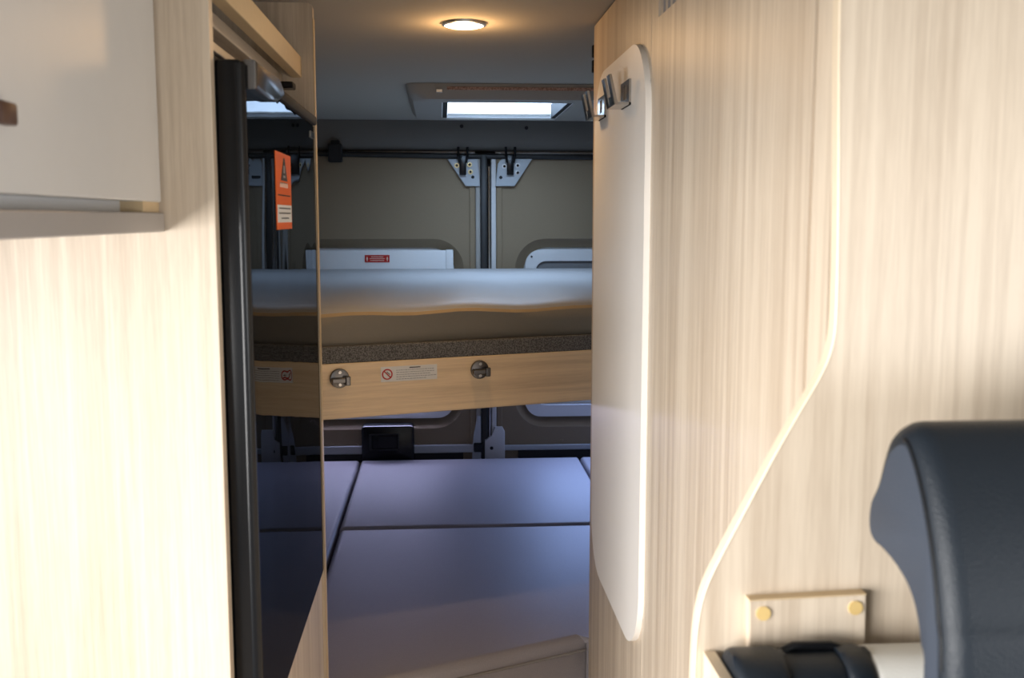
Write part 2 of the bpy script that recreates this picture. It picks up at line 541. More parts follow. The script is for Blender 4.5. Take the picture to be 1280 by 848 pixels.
# top hinges: painted corner plates, bolts, black hooks
for side, root, poly, hx, bolts, hole in (
        (-1, dl, [(559, 199), (597, 199), (600, 233), (582, 233)], 578.5, ((571, 207), (587, 206), (588, 215)), (591, 221.5)),
        (1, dr, [(619, 233), (622, 205), (627, 199), (665, 199), (643, 233)], 638, ((630.5, 208), (647, 207), (647, 216)), (626, 222))):
    pts = [PY(x, y, 3.425) for x, y in poly]
    put('corner_plate', prism([(p.x, p.z) for p in pts], 'Y', 3.4145, 3.4315, 0.002), bracket_mat, root, label='grey painted corner plate')
    for k, bpx in enumerate(bolts):
        q = PY(*bpx, 3.4145)
        bo = put('bolt', disc(q, (0, -1, 0), 0.0085, 0.003, 14, bv=0.001), brass_bolt if (side < 0 or k > 3) else zinc, root)
        put('bolt_head', disc(q + Vector((0, -0.003, 0)), (0, -1, 0), 0.0048, 0.004, 6), black_plastic, bo)
    q = PY(*hole, 3.4140)
    put('plate_hole', disc(q, (0, -1, 0), 0.0055, 0.0006, 14), black_matt, root)
    a, c_ = PY(hx, 184, 3.40), PY(hx, 219, 3.41)
    b = box(a.x - 0.011, a.x + 0.011, 3.400, 3.414, c_.z, a.z - 0.025, 0.002)
    for sx in (-0.015, 0.015):
        b = tube([(a.x + sx, 3.40, a.z), (a.x + sx, 3.395, a.z - 0.03), (a.x + sx * 0.7, 3.40, a.z - 0.05)], 0.0042, 8, bm=b)
    put('hinge_hook', b, black_plastic, root, True, label='black hook of the upper door latch')

# white blind box on the left door with its red sticker
A, B = PY(384, 313.5, 3.405), PY(566, 335, 3.405)
cas = put('blind_box', box(-0.60, B.x, 3.405, 3.440, -0.60, A.z, 0.004), frame_white, dl, True, label='white blind box over the door window')
put('end_cap', box(B.x - 0.024, B.x + 0.002, 3.402, 3.440, -0.61, A.z + 0.002, 0.004), frame_white, dl, True)
a_, b_ = PY(456, 319, 3.404), PY(487, 328, 3.404)
st = put('red_sticker', box(a_.x, b_.x, 3.4035, 3.405, b_.z, a_.z), red, cas, label='small red sticker with pale arrows')
bm = None
W_, H_ = b_.x - a_.x, a_.z - b_.z
for s in (0, 1):
    cx = a_.x + W_ * (0.09 if s == 0 else 0.91)
    bm = prism([(cx - 0.003, b_.z + 0.010), (cx + 0.003, b_.z + 0.010), (cx, b_.z + H_ - 0.004)], 'Y', 3.4030, 3.4036, bm=bm)
    bm = box(cx - 0.0012, cx + 0.0012, 3.4030, 3.4036, b_.z + 0.004, b_.z + 0.011, bm=bm)
for k in range(3):
    ww = (0.5, 0.62, 0.56)[k] * W_ / 2
    cx = (a_.x + b_.x) / 2
    zz = a_.z - H_ * (0.25 + 0.25 * k)
    bm = box(cx - ww, cx + ww, 3.4030, 3.4036, zz - 0.0008, zz + 0.0008, bm=bm)
put('sticker_print', bm, white_print, cas)

# lower door hardware: dark slots, light rails, latch box, striker bracket
ra, rb = PY(300, 562, 3.42), PY(598, 566, 3.42)
put('sill_rail', box(-0.70, rb.x, 3.420, 3.433, rb.z, ra.z + 0.004, 0.003), bracket_mat, dl)
put('sill_slot', box(-0.70, PY(579, 570, 3.42).x, 3.422, 3.434, PY(500, 578, 3.42).z, rb.z), black_matt, dl)
ra, rb = PY(640, 557, 3.42), PY(740, 562, 3.42)
put('sill_rail', box(PY(618, 560, 3.42).x, 0.95, 3.420, 3.433, rb.z, ra.z, 0.003), bracket_mat, dr)
put('sill_slot', box(PY(648, 570, 3.42).x, 0.95, 3.422, 3.434, PY(700, 578, 3.42).z, rb.z), black_matt, dr)
a_, b_ = PY(452, 532, 3.39), PY(518, 574, 3.39)
lb = put('latch_box', prism(rrect(a_.x, b_.x, b_.z - 0.01, a_.z, 0.012, 4), 'Y', 3.372, 3.433, 0.006), black_plastic, dl, True, label='black plastic door latch box')
a_, b_ = PY(461, 543, 3.37), PY(499, 563, 3.37)
put('latch_grip', ring(rrect(a_.x, b_.x, b_.z, a_.z, 0.006, 4), rrect(a_.x + 0.008, b_.x - 0.005, b_.z + 0.004, a_.z - 0.004, 0.004, 4), 'Y', 3.374, 3.366), black_matt, lb)
a_, b_ = PY(472, 545, 3.37), PY(497, 561, 3.37)
put('latch_lever', box(a_.x, b_.x, 3.368, 3.376, b_.z, a_.z, 0.002), black_plastic, lb)
pts = [PY(x, y, 3.415) for x, y in ((606, 578), (606, 550), (616, 545), (618, 534), (628, 534), (631, 540), (631, 578))]
sb = put('striker_bracket', prism([(p.x, p.z) for p in pts], 'Y', 3.412, 3.432, 0.003), door_metal, dr, True, label='white painted striker bracket')
put('bracket_hole', disc(PY(614.5, 560.5, 3.4115), (0, -1, 0), 0.006, 0.0008, 12), black_matt, sb)
pts = [PY(x, y, 3.418) for x, y in ((590, 578), (592, 545), (597, 520), (601, 520), (601, 578))]
put('edge_gusset', prism([(p.x, p.z) for p in pts], 'Y', 3.414, 3.432, 0.002), bracket_mat, dl)
a_, b_ = PY(592, 554, 3.41), PY(603, 565, 3.41)
put('striker', box(a_.x, b_.x, 3.402, 3.416, b_.z, a_.z, 0.003), black_plastic, dl)
for px, rr in (((446, 557), dl), ((523, 556), dl), ((583, 554), dl), ((637, 553), dr), ((702, 551), dr)):
    put('panel_clip', disc(PY(*px, 3.432), (0, -1, 0), 0.0055, 0.003, 12, bv=0.001), door_panel, rr)

# ------------------------------------------------------------------ tall fridge cabinet
FY0, FY1 = 1.062, 1.648        # fridge along the aisle
FX = -0.197                    # aisle face of the fridge door
PXE = -0.2225                  # inner edge of the end panel
cab = thing('tall_cabinet', (-0.46, 1.35, ZF), 'light oak tall cabinet built round the black fridge', 'cabinet')
put('end_panel', box(XL, PXE, 1.042, 1.060, ZF, 0.335, 0.001), wood_v, cab)
fp = put('far_panel', prism([(XL, ZF), (-0.1945, ZF), (-0.1945, 0.324), (-0.1965, 0.329), (-0.2015, 0.331), (XL, 0.331)], 'Y', 1.650, 1.668), wood_v, cab)
put('edge_band', box(-0.1948, -0.1935, 1.650, 1.668, ZF, 0.308), wood_edge_y, fp)
put('plinth', box(XL, -0.199, 1.060, 1.650, ZF, -0.582, 0.001), wood_v, cab)
a_, b_ = PY(376.5, 71.3, 1.648), PY(376.5, 96.9, 1.648)
put('shelf_rail', box(a_.x - 0.016, a_.x, 1.060, 1.650, b_.z, a_.z, 0.001), wood_edge_y, cab, label='pale wooden rail of the shelf above the fridge')
put('top_shelf', box(XL, a_.x - 0.03, 1.060, 1.650, b_.z - 0.012, b_.z + 0.004, 0.001), wood_y, cab)
put('fridge_top_trim', box(XL, -0.2235, 1.060, 1.650, 0.166, 0.175, 0.001), wood_y, cab)
q = PY(364, 91, 1.64)
put('shelf_catch', box(q.x - 0.012, q.x + 0.008, 1.60, 1.63, b_.z - 0.022, b_.z - 0.012, 0.002), black_plastic, cab)

# ------------------------------------------------------------------ fridge
fr = thing('refrigerator', (-0.45, 1.355, -0.582), 'black glossy fridge with dark metal grip set in the oak cabinet', 'refrigerator')
ZT, ZB = 0.158, -0.578
put('body', box(-0.70, -0.224, FY0 + 0.004, FY1 - 0.002, ZB + 0.002, ZT + 0.004), black_matt, fr)
dr_ = put('door', box(-0.2235, FX, FY0, FY1, ZB, ZT, 0.004), black_plastic, fr, True)
put('glass_front', box(FX - 0.002, FX + 0.0015, FY0 + 0.016, FY1 - 0.002, ZB + 0.004, ZT - 0.016), black_gloss, dr_, label='mirror-like black glass door front')
put('frame_strip', tube([(FX - 0.004, FY0 + 0.007, ZB + 0.004), (FX - 0.004, FY0 + 0.007, ZT - 0.004)], 0.0075, 10), black_plastic, dr_, True)
# grip: a wide raised piece near the opening side running out into a slim rail
bm = prism([(FY0 + 0.012, ZT - 0.028), (FY0 + 0.012, ZT + 0.001), (FY0 + 0.16, ZT + 0.001), (FY0 + 0.20, ZT - 0.006), (FY0 + 0.20, ZT - 0.014), (FY0 + 0.15, ZT - 0.026), (FY0 + 0.10, ZT - 0.028)],
           'X', FX - 0.002, FX + 0.014, 0.004, 3)
put('grip', bm, dark_metal, dr_, True, label='dark metal grip')
put('top_rail', box(FX - 0.004, FX + 0.006, FY0 + 0.20, FY1, ZT - 0.014, ZT, 0.003), black_matt, dr_, True)
put('badge', box(FX + 0.001, FX + 0.003, FY1 - 0.055, FY1 - 0.012, ZT - 0.036, ZT - 0.026, 0.0005), chrome, dr_, label='small silver badge')
# orange hang tag stuck on the glass
c0, c1 = PX(345, 188, FX + 0.003), PX(366, 286, FX + 0.003)
ya, yb = c0.y, c1.y
za, zb = c0.z, c1.z
T0, T1 = FX + 0.0016, FX + 0.0022
tg = put('orange_sticker', box(T0 - 0.0003, T1, ya, yb, zb, za), orange, dr_, label='orange sticker with black bottle shape and white text field')


def tagq(u0, u1, v0, v1, bm=None, d=0.0004):
    return box(T1, T1 + d, ya + (yb - ya) * u0, ya + (yb - ya) * u1, za - (za - zb) * v1, za - (za - zb) * v0, bm=bm)


tp = lambda u, v: (ya + (yb - ya) * u, za - (za - zb) * v)
bm = prism([tp(.30, .36), tp(.72, .36), tp(.56, .06), tp(.50, .06)], 'X', T1, T1 + 0.0004)
put('sticker_icon', bm, ink, dr_)
bm = tagq(.44, .58, .29, .32, d=.0006)
bm = tagq(.46, .56, .16, .26, bm, .0006)
put('icon_detail', bm, ink_grey, dr_)
bm = None
for k in range(4):
    u = .24 + .135 * k
    bm = tagq(u, u + .035, .385, .45, bm); bm = tagq(u + .07, u + .10, .385, .45, bm)
    bm = tagq(u, u + .10, .385, .40, bm)
put('sticker_letters', bm, white_print, dr_)
bm = None
for k in range(9): bm = tagq(.10 + .09 * k, .16 + .09 * k, .545, .562, bm)
put('sticker_line', bm, ink, dr_)
put('sticker_field', tagq(.04, .97, .68, .91), paper, dr_)
bm = None
for r_, (u0, u1) in enumerate(((.14, .86), (.12, .90), (.26, .76))):
    k = u0
    while k < u1 - .03:
        bm = tagq(k, k + .06, .715 + .065 * r_, .733 + .065 * r_, bm, .0007); k += .085
put('field_text', bm, ink, dr_)

# ------------------------------------------------------------------ overhead locker, near left
LX = PY(203, 253, 1.042).x
lk = thing('overhead_locker', ((XL + LX) / 2, 0.5, -0.02), 'grey-fronted overhead locker fixed against the oak end panel', 'cabinet')
y0, y1 = -0.35, 1.040
zdb = PY(203, 253, 1.04).z
zl1, zl0 = PY(205, 266, 1.04).z, PY(205, 290, 1.04).z
put('body', box(XL, LX - 0.024, y0, y1, zl0 + 0.016, 0.335), frame_white, lk)
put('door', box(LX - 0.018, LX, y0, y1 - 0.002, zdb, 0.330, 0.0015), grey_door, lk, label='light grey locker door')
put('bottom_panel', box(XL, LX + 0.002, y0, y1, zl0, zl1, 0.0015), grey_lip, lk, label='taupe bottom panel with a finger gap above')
put('gap_end', box(LX - 0.05, LX - 0.003, y1 - 0.055, y1, zl1, zdb + 0.002), wood_edge_y, lk)
q0, q1 = PX(-14, 124, LX), PX(8, 158, LX)
put('door_pull', box(LX - 0.001, LX + 0.008, q0.y, q1.y, q1.z, q0.z, 0.002), brown_pull, lk, True, label='brown rectangular pull')

# ------------------------------------------------------------------ washroom partition on the right
WX = 0.277
WY1 = 1.862
pt = thing('washroom_partition', (0.6, 1.3, ZF), 'light oak washroom wall along the aisle carrying the white coat board', 'partition')
# wardrobe side (carries the white board)
put('wardrobe_side', box(WX, WX + 0.018, 1.3575, WY1, ZF, 0.340, 0.001), wood_v, pt)
put('rear_panel', box(WX, XR, WY1 - 0.018, WY1, ZF, -1.4), wood_v, pt)
put('wardrobe_back', box(WX + 0.018, XR, WY1 - 0.018, WY1 - 0.001, ZF, 0.340), wood_v, pt)
for py in (63, 82):
    q = PY(739, py, WY1)
    put('hinge', box(WX - 0.003, WX + 0.02, WY1, WY1 + 0.010, q.z - 0.012, q.z + 0.010, 0.002), black_plastic, pt)
# aisle side: washroom door with a vent cut-out, and the narrow jamb
PFY = 0.700                          # face of the flared front panel
GY = PX(1013, 250, WX).y             # vertical joint between door and jamb
vy = PX(823, 22, WX)                 # vent cut-out corner
th = 0.016
door_poly = [(1.3545, ZF), (1.3545, 0.340), (vy.y, 0.340), (vy.y, vy.z), (1.02, vy.z), (1.02, 0.340), (GY + 0.0035, 0.340), (GY + 0.0035, ZF)]
wd = put('washroom_door', prism(door_poly, 'X', WX, WX + th), wood_v, pt)
put('jamb', box(WX, WX + th, PFY + 0.0165, GY - 0.0035, ZF, 0.340), wood_v, pt)
put('joint_backing', box(WX + 0.004, WX + th, GY - 0.0045, GY + 0.0045, ZF, 0.340), wood_groove, pt)
put('corner_joint', box(WX + 0.003, WX + th, 1.350, 1.362, ZF, 0.340), wood_edge, pt)
# vent slats inside the cut-out
for k in range(11):
    yy = vy.y - 0.012 - k * 0.026
    put('vent_slat', box(WX + 0.001, WX + 0.006, yy - 0.012, yy, vy.z, 0.338), grey_lip, wd)
put('vent_back', box(WX + 0.012, WX + 0.016, 1.01, vy.y + 0.01, vy.z - 0.01, 0.340), blind_mat, wd)
# front panel: a board whose free edge sweeps out into the aisle towards the floor
cv = [(1052, -60), (1051, 0), (1049.5, 200), (1048.5, 300), (1047, 370), (1044.5, 415), (1038, 445), (1025, 474), (1005, 508), (975, 560), (950, 606), (920, 662), (898, 704), (884, 734), (876, 762), (871, 798), (868.5, 848)]
edge = [(p.x, p.z) for p in (PY(x, y, PFY) for x, y in cv)]
edge = [(edge[0][0], 0.340)] + edge[1:]
fine = []
for i in range(len(edge) - 1):
    p0, p1, p2, p3 = (Vector(edge[min(max(i + k, 0), len(edge) - 1)]) for k in (-1, 0, 1, 2))
    big = (p2 - p1).length > 0.15
    for j in range(3):
        t = j / 3
        fine.append(p1.lerp(p2, t) if big else 0.5 * ((2 * p1) + (p2 - p0) * t + (2 * p0 - 5 * p1 + 4 * p2 - p3) * t * t + (3 * p1 - p0 - 3 * p2 + p3) * t ** 3))
fine += [Vector(edge[-1]), Vector((edge[-1][0] - 0.0012, -0.5)), Vector((edge[-1][0] - 0.0012, ZF))]
fpt = thing('partition_panel', (0.6, PFY, ZF), 'oak panel with pale edge sweeping out towards the floor behind the bench', 'panel')
fpn = put('front_panel', prism([tuple(p) for p in fine] + [(XR, ZF), (XR, 0.340)], 'Y', PFY, PFY + 0.012), wood_v, fpt)
b = bmesh.new()
rows = []
for i, e in enumerate(fine):
    t = (fine[min(i + 1, len(fine) - 1)] - fine[max(i - 1, 0)]).normalized()
    nn = Vector((t.y, -t.x))
    if nn.x > 0: nn = -nn
    o_ = e + nn * 0.0012
    rows.append([b.verts.new((p.x, y, p.y)) for p, y in ((e, PFY - 0.0004), (o_, PFY + 0.0006), (o_, PFY + 0.0114), (e, PFY + 0.0124))])
for A_, B_ in zip(rows, rows[1:]):
    for k in range(4): b.faces.new((A_[k], A_[(k + 1) % 4], B_[(k + 1) % 4], B_[k]))
put('edge_strip', b, wood_edge, fpn, True, label='pale edge strip along the swept edge')
FWY = PFY

# small cover plate with two caps on the front wall
a_, b_, c_, d_ = (PY(x, y, FWY - 0.010) for x, y in ((937, 752), (1083, 744), (1081, 830), (937, 830)))
cp = thing('cover_plate', ((a_.x + b_.x) / 2, FWY - 0.006, d_.z), 'small oak cover plate with two yellow screw caps behind the bench', 'plate')
pb = put('plate', prism([(a_.x, a_.z), (b_.x, b_.z), (c_.x, c_.z), (d_.x, d_.z)], 'Y', FWY - 0.010, FWY, 0.0008), wood_v, cp)
put('plate_edge', prism([(a_.x, a_.z), (b_.x, b_.z), (b_.x, b_.z + .0008), (a_.x, a_.z + .0008)], 'Y', FWY - 0.010, FWY), wood_edge_y, pb)
for px in ((954, 767), (1069, 760)):
    put('screw_cap', disc(PY(*px, FWY - 0.010), (0, -1, 0), 0.0052, 0.0012, 20), cap_yellow, cp, label='yellow screw cap')

# ------------------------------------------------------------------ white board with two hooks
BX = WX - 0.008
cb = thing('coat_board', (BX, 1.6, -0.66), 'tall white rounded coat board with two metal hooks on the oak wall', 'coat rack')
by0, by1 = PX(806, 200, BX).y, PX(741, 400, BX).y
bz1, bz0 = PX(770, 75, BX).z, PX(770, 771, BX).z
put('board', prism(rrect(by0, by1, bz0, bz1, 0.10, 12), 'X', BX, WX, 0.0012), white_board, cb, True)
for px in ((783.5, 118), (753.5, 135)):
    q = PX(*px, BX)
    yc, zc_ = q.y, q.z
    hw = 0.034
    hk = put('hook_plate', ring([(yc - hw, zc_ - 0.018), (yc + hw, zc_ - 0.018), (yc + hw, zc_ + 0.018), (yc - hw, zc_ + 0.018)],
                                [(yc - 0.012, zc_ - 0.008), (yc + 0.012, zc_ - 0.008), (yc + 0.012, zc_ + 0.012), (yc - 0.012, zc_ + 0.012)], 'X', BX - 0.003, BX), chrome, cb, label='chrome hook')
    zb_ = zc_ - 0.018
    x1 = BX - 0.019
    put('hook_base', prism([(BX, zb_), (BX, zb_ + 0.0035), (x1, zb_ + 0.0035), (x1 - 0.004, zb_)], 'Y', yc - hw, yc + hw), chrome, hk)
    for s in (-1, 1):
        ya_, yb_ = (yc - hw, yc - hw + 0.022) if s < 0 else (yc + hw - 0.022, yc + hw)
        put('hook_prong', prism([(x1 - 0.004, zb_), (x1, zb_ + 0.0035), (x1 - 0.009, zb_ + 0.042), (x1 - 0.0125, zb_ + 0.0415)], 'Y', ya_, yb_), chrome, hk)
    put('hook_web', prism([(x1 - 0.004, zb_), (x1, zb_ + 0.0035), (x1 - 0.0022, zb_ + 0.014), (x1 - 0.006, zb_ + 0.0135)], 'Y', yc - hw + .004, yc + hw - .004), chrome, hk)

# ------------------------------------------------------------------ upper bunk
PA, PB = Vector((-0.229, 1.90)), Vector((0.311, 2.08))
U = (PB - PA).normalized()
Nn = Vector((U.y, -U.x))             # towards the aisle
def bunk_y(x): return PA.y + (x - PA.x) * U.y / U.x


def on_bunk(px, py, off=0.0):
    o = Vector((PA.x + Nn.x * off, PA.y + Nn.y * off, 0))
    n3 = Vector((Nn.x, Nn.y, 0))
    d = ray(px, py)
    return d * (o.dot(n3) / d.dot(n3))


def bunk_prism(x0, x1, z0, z1, d0, d1, bv=0.0, seg=2):
    """slab along the slanted front: depth d0..d1 behind (+) / before (-) the board face"""
    poly = []
    for x, d in ((x0, d0), (x1, d0), (x1, d1), (x0, d1)):
        poly.append((x, bunk_y(x) + d / U.x))
    return prism(poly, 'Z', z0, z1, bv, seg)


bk = thing('bunk_bed', (0.15, 2.6, -0.375), 'upper bunk with slanted oak front board across the van', 'bed')
put('front_board', bunk_prism(XL, XR, -0.375, -0.270, 0, 0.02, 0.0015), wood('wood_along_bunk', (0.90, 0.68, 0.43), (0.62, 0.43, 0.25), 'X', rotz=-math.atan2(U.y, U.x)), bk, label='slanted oak front board')
put('bed_deck', prism([(XL, bunk_y(XL) + 0.022), (XR, bunk_y(XR) + 0.022), (XR, 3.39), (XL, 3.39)], 'Z', -0.300, -0.274), wood_x, bk)
felt = put('felt_strip', bunk_prism(XL, XR, -0.270, -0.238, 0.001, 0.012, 0.003), carpet, bk, label='speckled grey felt strip')
n3 = Vector((Nn.x, Nn.y, 0)); u3 = Vector((U.x, U.y, 0)); z3 = Vector((0, 0, 1))


def boardbox(c, hu, hz, t0, t1, bm=None, bv=0.0, tilt=0.0):
    b = bmesh.new()
    ca, sa = math.cos(tilt), math.sin(tilt)
    uu, zz = u3 * ca + z3 * sa, z3 * ca - u3 * sa
    vv = [b.verts.new(c + uu * (su * hu) + zz * (sz * hz) + n3 * t) for su in (-1, 1) for sz in (-1, 1) for t in (t0, t1)]
    for f in ((0, 1, 3, 2), (4, 6, 7, 5), (0, 4, 5, 1), (2, 3, 7, 6), (0, 2, 6, 4), (1, 5, 7, 3)): b.faces.new([vv[i] for i in f])
    bevel(b, bv, 2)
    return merge(bm, b)


for px in ((424, 473), (599, 462)):
    c = on_bunk(*px)
    sock = put('ladder_socket', disc(c, n3, 0.0185, 0.006, 24, bv=0.002), dark_metal, bk, True, label='round metal ladder socket')
    put('socket_bar', boardbox(c - z3 * 0.003, 0.017, 0.005, 0.005, 0.016, bv=0.002), dark_metal, sock)
    put('socket_lip', boardbox(c + u3 * 0.013 - z3 * 0.004, 0.005, 0.009, 0.004, 0.018, bv=0.002), dark_metal, sock)
    for s in (-1, 1):
        put('socket_screw', disc(c + z3 * (0.0115 * s) + n3 * 0.006, n3, 0.0038, 0.002, 12, bv=0.0008), chrome, sock)
# notice on the board
c0, c1 = on_bunk(511.5, 466.5), None
hu, hz = 0.056, 0.0145
nt_ = put('notice', boardbox(c0, hu, hz, 0, 0.0008, bv=0.0), paper, bk, label='white notice with red prohibition ring')
cc = c0 - u3 * (hu * 0.78)
b = bmesh.new()
n_ = 28
R0, R1, tk = 0.0105, 0.0080, 0.0013
ro = [[b.verts.new(cc + (u3 * math.cos(2 * math.pi * k / n_) + z3 * math.sin(2 * math.pi * k / n_)) * r + n3 * tk) for k in range(n_)] for r in (R0, R1)]
for k in range(n_): b.faces.new((ro[0][k], ro[0][(k + 1) % n_], ro[1][(k + 1) % n_], ro[1][k]))
b = boardbox(cc, 0.009, 0.0011, 0.0008, 0.0013, bm=b, tilt=-math.pi / 4)
put('prohibition_ring', b, red, nt_)
put('notice_pictogram', boardbox(cc + u3 * .002 + z3 * .002, 0.004, 0.0007, 0.0008, 0.0011, tilt=-.7), ink, nt_)
put('notice_heading', boardbox(c0 + u3 * (hu * 0.20) + z3 * 0.0110, 0.011, 0.0009, 0.0008, 0.0012), ink, nt_)
b = None
for k in range(5):
    x = -hu * 0.46
    L_ = (1.30, 1.36, 1.22, 1.36, 1.05)[k] * hu
    z_ = 0.0068 - 0.0043 * k
    while x < -hu * 0.46 + L_:
        l_ = random.uniform(0.002, 0.006)
        b = boardbox(c0 + u3 * (x + l_ / 2) + z3 * z_, l_ / 2, 0.00055, 0.0008, 0.0011, bm=b)
        x += l_ + 0.0012
put('notice_text', b, ink_grey, nt_)

# upper mattress (lies on the bunk)
um = thing('bunk_mattress', (0.15, 2.6, -0.270), 'blue-grey topped mattress with beige side on the upper bunk', 'mattress')
b = bmesh.new()
NX = 44
prof = [(0.055, -0.268), (0.024, -0.262), (0.018, -0.236), (0.006, -0.205), (0.004, -0.1835), (0.008, -0.1775), (0.02, -0.170), (0.05, -0.1655), (0.12, -0.163), (0.30, -0.162)]
rows = []
for i in range(NX + 1):
    x = XL + 0.01 + (XR - XL - 0.02) * i / NX
    r = []
    for k, (d, z) in enumerate(prof):
        wob = 0.0028 * math.sin(x * 17 + 1.3) * math.sin(x * 5.1 + 0.4) + 0.0018 * math.sin(x * 31)
        dd = d + (0.006 * math.sin(x * 9 + k * .5) * (1 if 1 <= k <= 3 else .3))
        if k <= 2: dd = max(dd, 0.016)
        r.append(b.verts.new((x, bunk_y(x) + dd / U.x, z + (wob if k >= 4 else 0))))
    r.append(b.verts.new((x, 3.32, -0.162)))
    r.append(b.verts.new((x, 3.385, -0.172)))
    r.append(b.verts.new((x, 3.395, -0.19)))
    r.append(b.verts.new((x, 3.395, -0.268)))
    rows.append(r)
for A_, B_ in zip(rows, rows[1:]):
    for k in range(len(A_) - 1):
        f = b.faces.new((A_[k], B_[k], B_[k + 1], A_[k + 1]))
        f.material_index = 1 if k < 4 else (2 if k < 5 else 0)
    f = b.faces.new((A_[-1], B_[-1], B_[0], A_[0]))
b.faces.new(rows[0]); b.faces.new(rows[-1][::-1])
put('mattress_body', b, [fabric_up, fabric_side, piping_warm], um, True)

# ------------------------------------------------------------------ lower bed: base and four cushions
LZ = -0.797
fa, fb = PZ(500, 848, LZ), PZ(738, 795, LZ)
sl = (fb.y - fa.y) / (fb.x - fa.x)
def low_y(x): return fa.y + (x - fa.x) * sl


TH = 0.12
lb_ = thing('lower_bed_base', (0.15, 2.6, ZF), 'oak bed box under the lower cushions', 'bed')
SX0, SX1, SY = -0.270, 0.462, 2.60
put('bed_box', prism([(-0.185, low_y(-0.185) + 0.03), (0.27, low_y(0.27) + 0.03), (XR - 0.01, low_y(0.27) + 0.03), (XR - 0.01, 3.36), (XL + 0.01, 3.36), (XL + 0.01, 1.70), (-0.20, 1.70)], 'Z', ZF, LZ - TH - 0.005), wood_x, lb_)


def cushion(name, poly, label, bvw=0.022, group=None):
    b = bmesh.new()
    n = len(poly)
    A_ = [b.verts.new((x, y, LZ - TH)) for x, y in poly]
    B_ = [b.verts.new((x, y, LZ)) for x, y in poly]
    b.faces.new(A_); ft = b.faces.new(B_[::-1])
    for i in range(n): b.faces.new((A_[i], B_[i], B_[(i + 1) % n], A_[(i + 1) % n]))
    te = list(ft.edges)
    bmesh.ops.bevel(b, geom=te, offset=bvw, segments=4, affect='EDGES', profile=0.5)
    root = thing(name, (sum(p[0] for p in poly) / n, sum(p[1] for p in poly) / n, LZ - TH), label, 'cushion', group)
    put('cushion_body', b, fabric_low, root, True)
    return root


g = 0.003
cf = cushion('bed_cushion', [(-0.186, low_y(-0.186)), (0.272, low_y(0.272)), (0.273, 1.872), (SX1 - g, 1.872), (SX1 - g, SY - g), (SX0 + g, SY - g), (SX0 + g, 1.69), (-0.186, 1.69)],
             'grey fabric bed cushion with slanted piped front edge, below the bunk')
put('piping', tube([(-0.185, low_y(-0.185) - 0.001, LZ - 0.026), (0.04, low_y(0.04) - 0.001, LZ - 0.026), (0.271, low_y(0.271) - 0.001, LZ - 0.026)], 0.003, 8), piping_mat, cf, True)
cushion('bed_cushion', [(SX0 + g, SY + g), (SX1 - g, SY + g), (SX1 - g, 3.355), (SX0 + g, 3.355)], 'grey fabric bed cushion in the middle, directly before the rear doors', 0.014)
cushion('bed_cushion', [(XL + 0.01, 1.69), (SX0 - g, 1.69), (SX0 - g, 3.355), (XL + 0.01, 3.355)], 'narrow grey bed cushion along the wall on the fridge side', 0.014)
cushion('bed_cushion', [(SX1 + g, 1.872), (XR - 0.01, 1.872), (XR - 0.01, 3.355), (SX1 + g, 3.355)], 'grey bed cushion along the wall on the wardrobe side', 0.014)

# ------------------------------------------------------------------ ceiling downlight
q = PZ(580, 29, ZC)
dn = thing('ceiling_downlight', (q.x, q.y, ZC - 0.004), 'round warm recessed ceiling light', 'lamp')
rr = 0.034
b = bmesh.new()
n_ = 40
prof = [(rr + 0.006, 0.0), (rr + 0.005, -0.004), (rr + 0.001, -0.0055), (rr, -0.003), (rr, 0.0)]
ringv = [[b.verts.new((q.x + r * math.cos(2 * math.pi * k / n_), q.y + r * math.sin(2 * math.pi * k / n_), ZC + z)) for k in range(n_)] for r, z in prof]
for A_, B_ in zip(ringv, ringv[1:]):
    for k in range(n_): b.faces.new((A_[k], A_[(k + 1) % n_], B_[(k + 1) % n_], B_[k]))
put('bezel', b, zinc, dn, True)
put('lens', disc((q.x, q.y, ZC - 0.0008), (0, 0, -1), rr, 0.004, 40, bv=0.002), lamp_glow, dn, True, label='glowing warm lens')
ld = bpy.data.lights.new('downlight_beam', 'SPOT')
ld.energy = 3; ld.color = (1.0, 0.66, 0.34); ld.spot_size = math.radians(150); ld.spot_blend = 0.8; ld.shadow_soft_size = 0.03
lo = bpy.data.objects.new('downlight_beam', ld); COL.objects.link(lo)
lo.location = (q.x, q.y, ZC - 0.010 + EYE)
lp = bpy.data.lights.new('downlight_glow', 'POINT')
lp.energy = 0.9; lp.color = (1.0, 0.57, 0.24); lp.shadow_soft_size = 0.025
lq = bpy.data.objects.new('downlight_glow', lp); COL.objects.link(lq)
lq.location = (q.x, q.y, ZC - 0.035 + EYE)

# ------------------------------------------------------------------ roof hatch
ht = thing('roof_hatch', ((HX0 + HX1) / 2, 2.92, 0.30), 'grey framed roof hatch letting in daylight above the bunk', 'hatch')
HZ = 0.297
ox0, ox1, oy0, oy1 = -0.085, 0.445, 2.635, 3.215
b = bmesh.new()
levels = [((ox0, ox1, oy0, oy1, 0.03), zc(2.63) - 0.001), ((ox0 + 0.004, ox1 - 0.004, oy0 + 0.004, oy1 - 0.004, 0.04), 0.318), ((ox0 + 0.018, ox1 - 0.018, oy0 + 0.014, oy1 - 0.014, 0.05), HZ + 0.002),
          ((ox0 + 0.04, ox1 - 0.04, oy0 + 0.032, oy1 - 0.03, 0.04), HZ), ((HX0, HX1, HY0 + 0.0, HY1, 0.012), HZ), ((HX0 + 0.004, HX1 - 0.004, HY0 + 0.004, HY1 - 0.004, 0.012), HZ + 0.008)]
rv = []
for (a0, a1, b0, b1, r), z in levels:
    rv.append([b.verts.new((x, y, z)) for x, y in rrect(a0, a1, b0, b1, r, 5)])
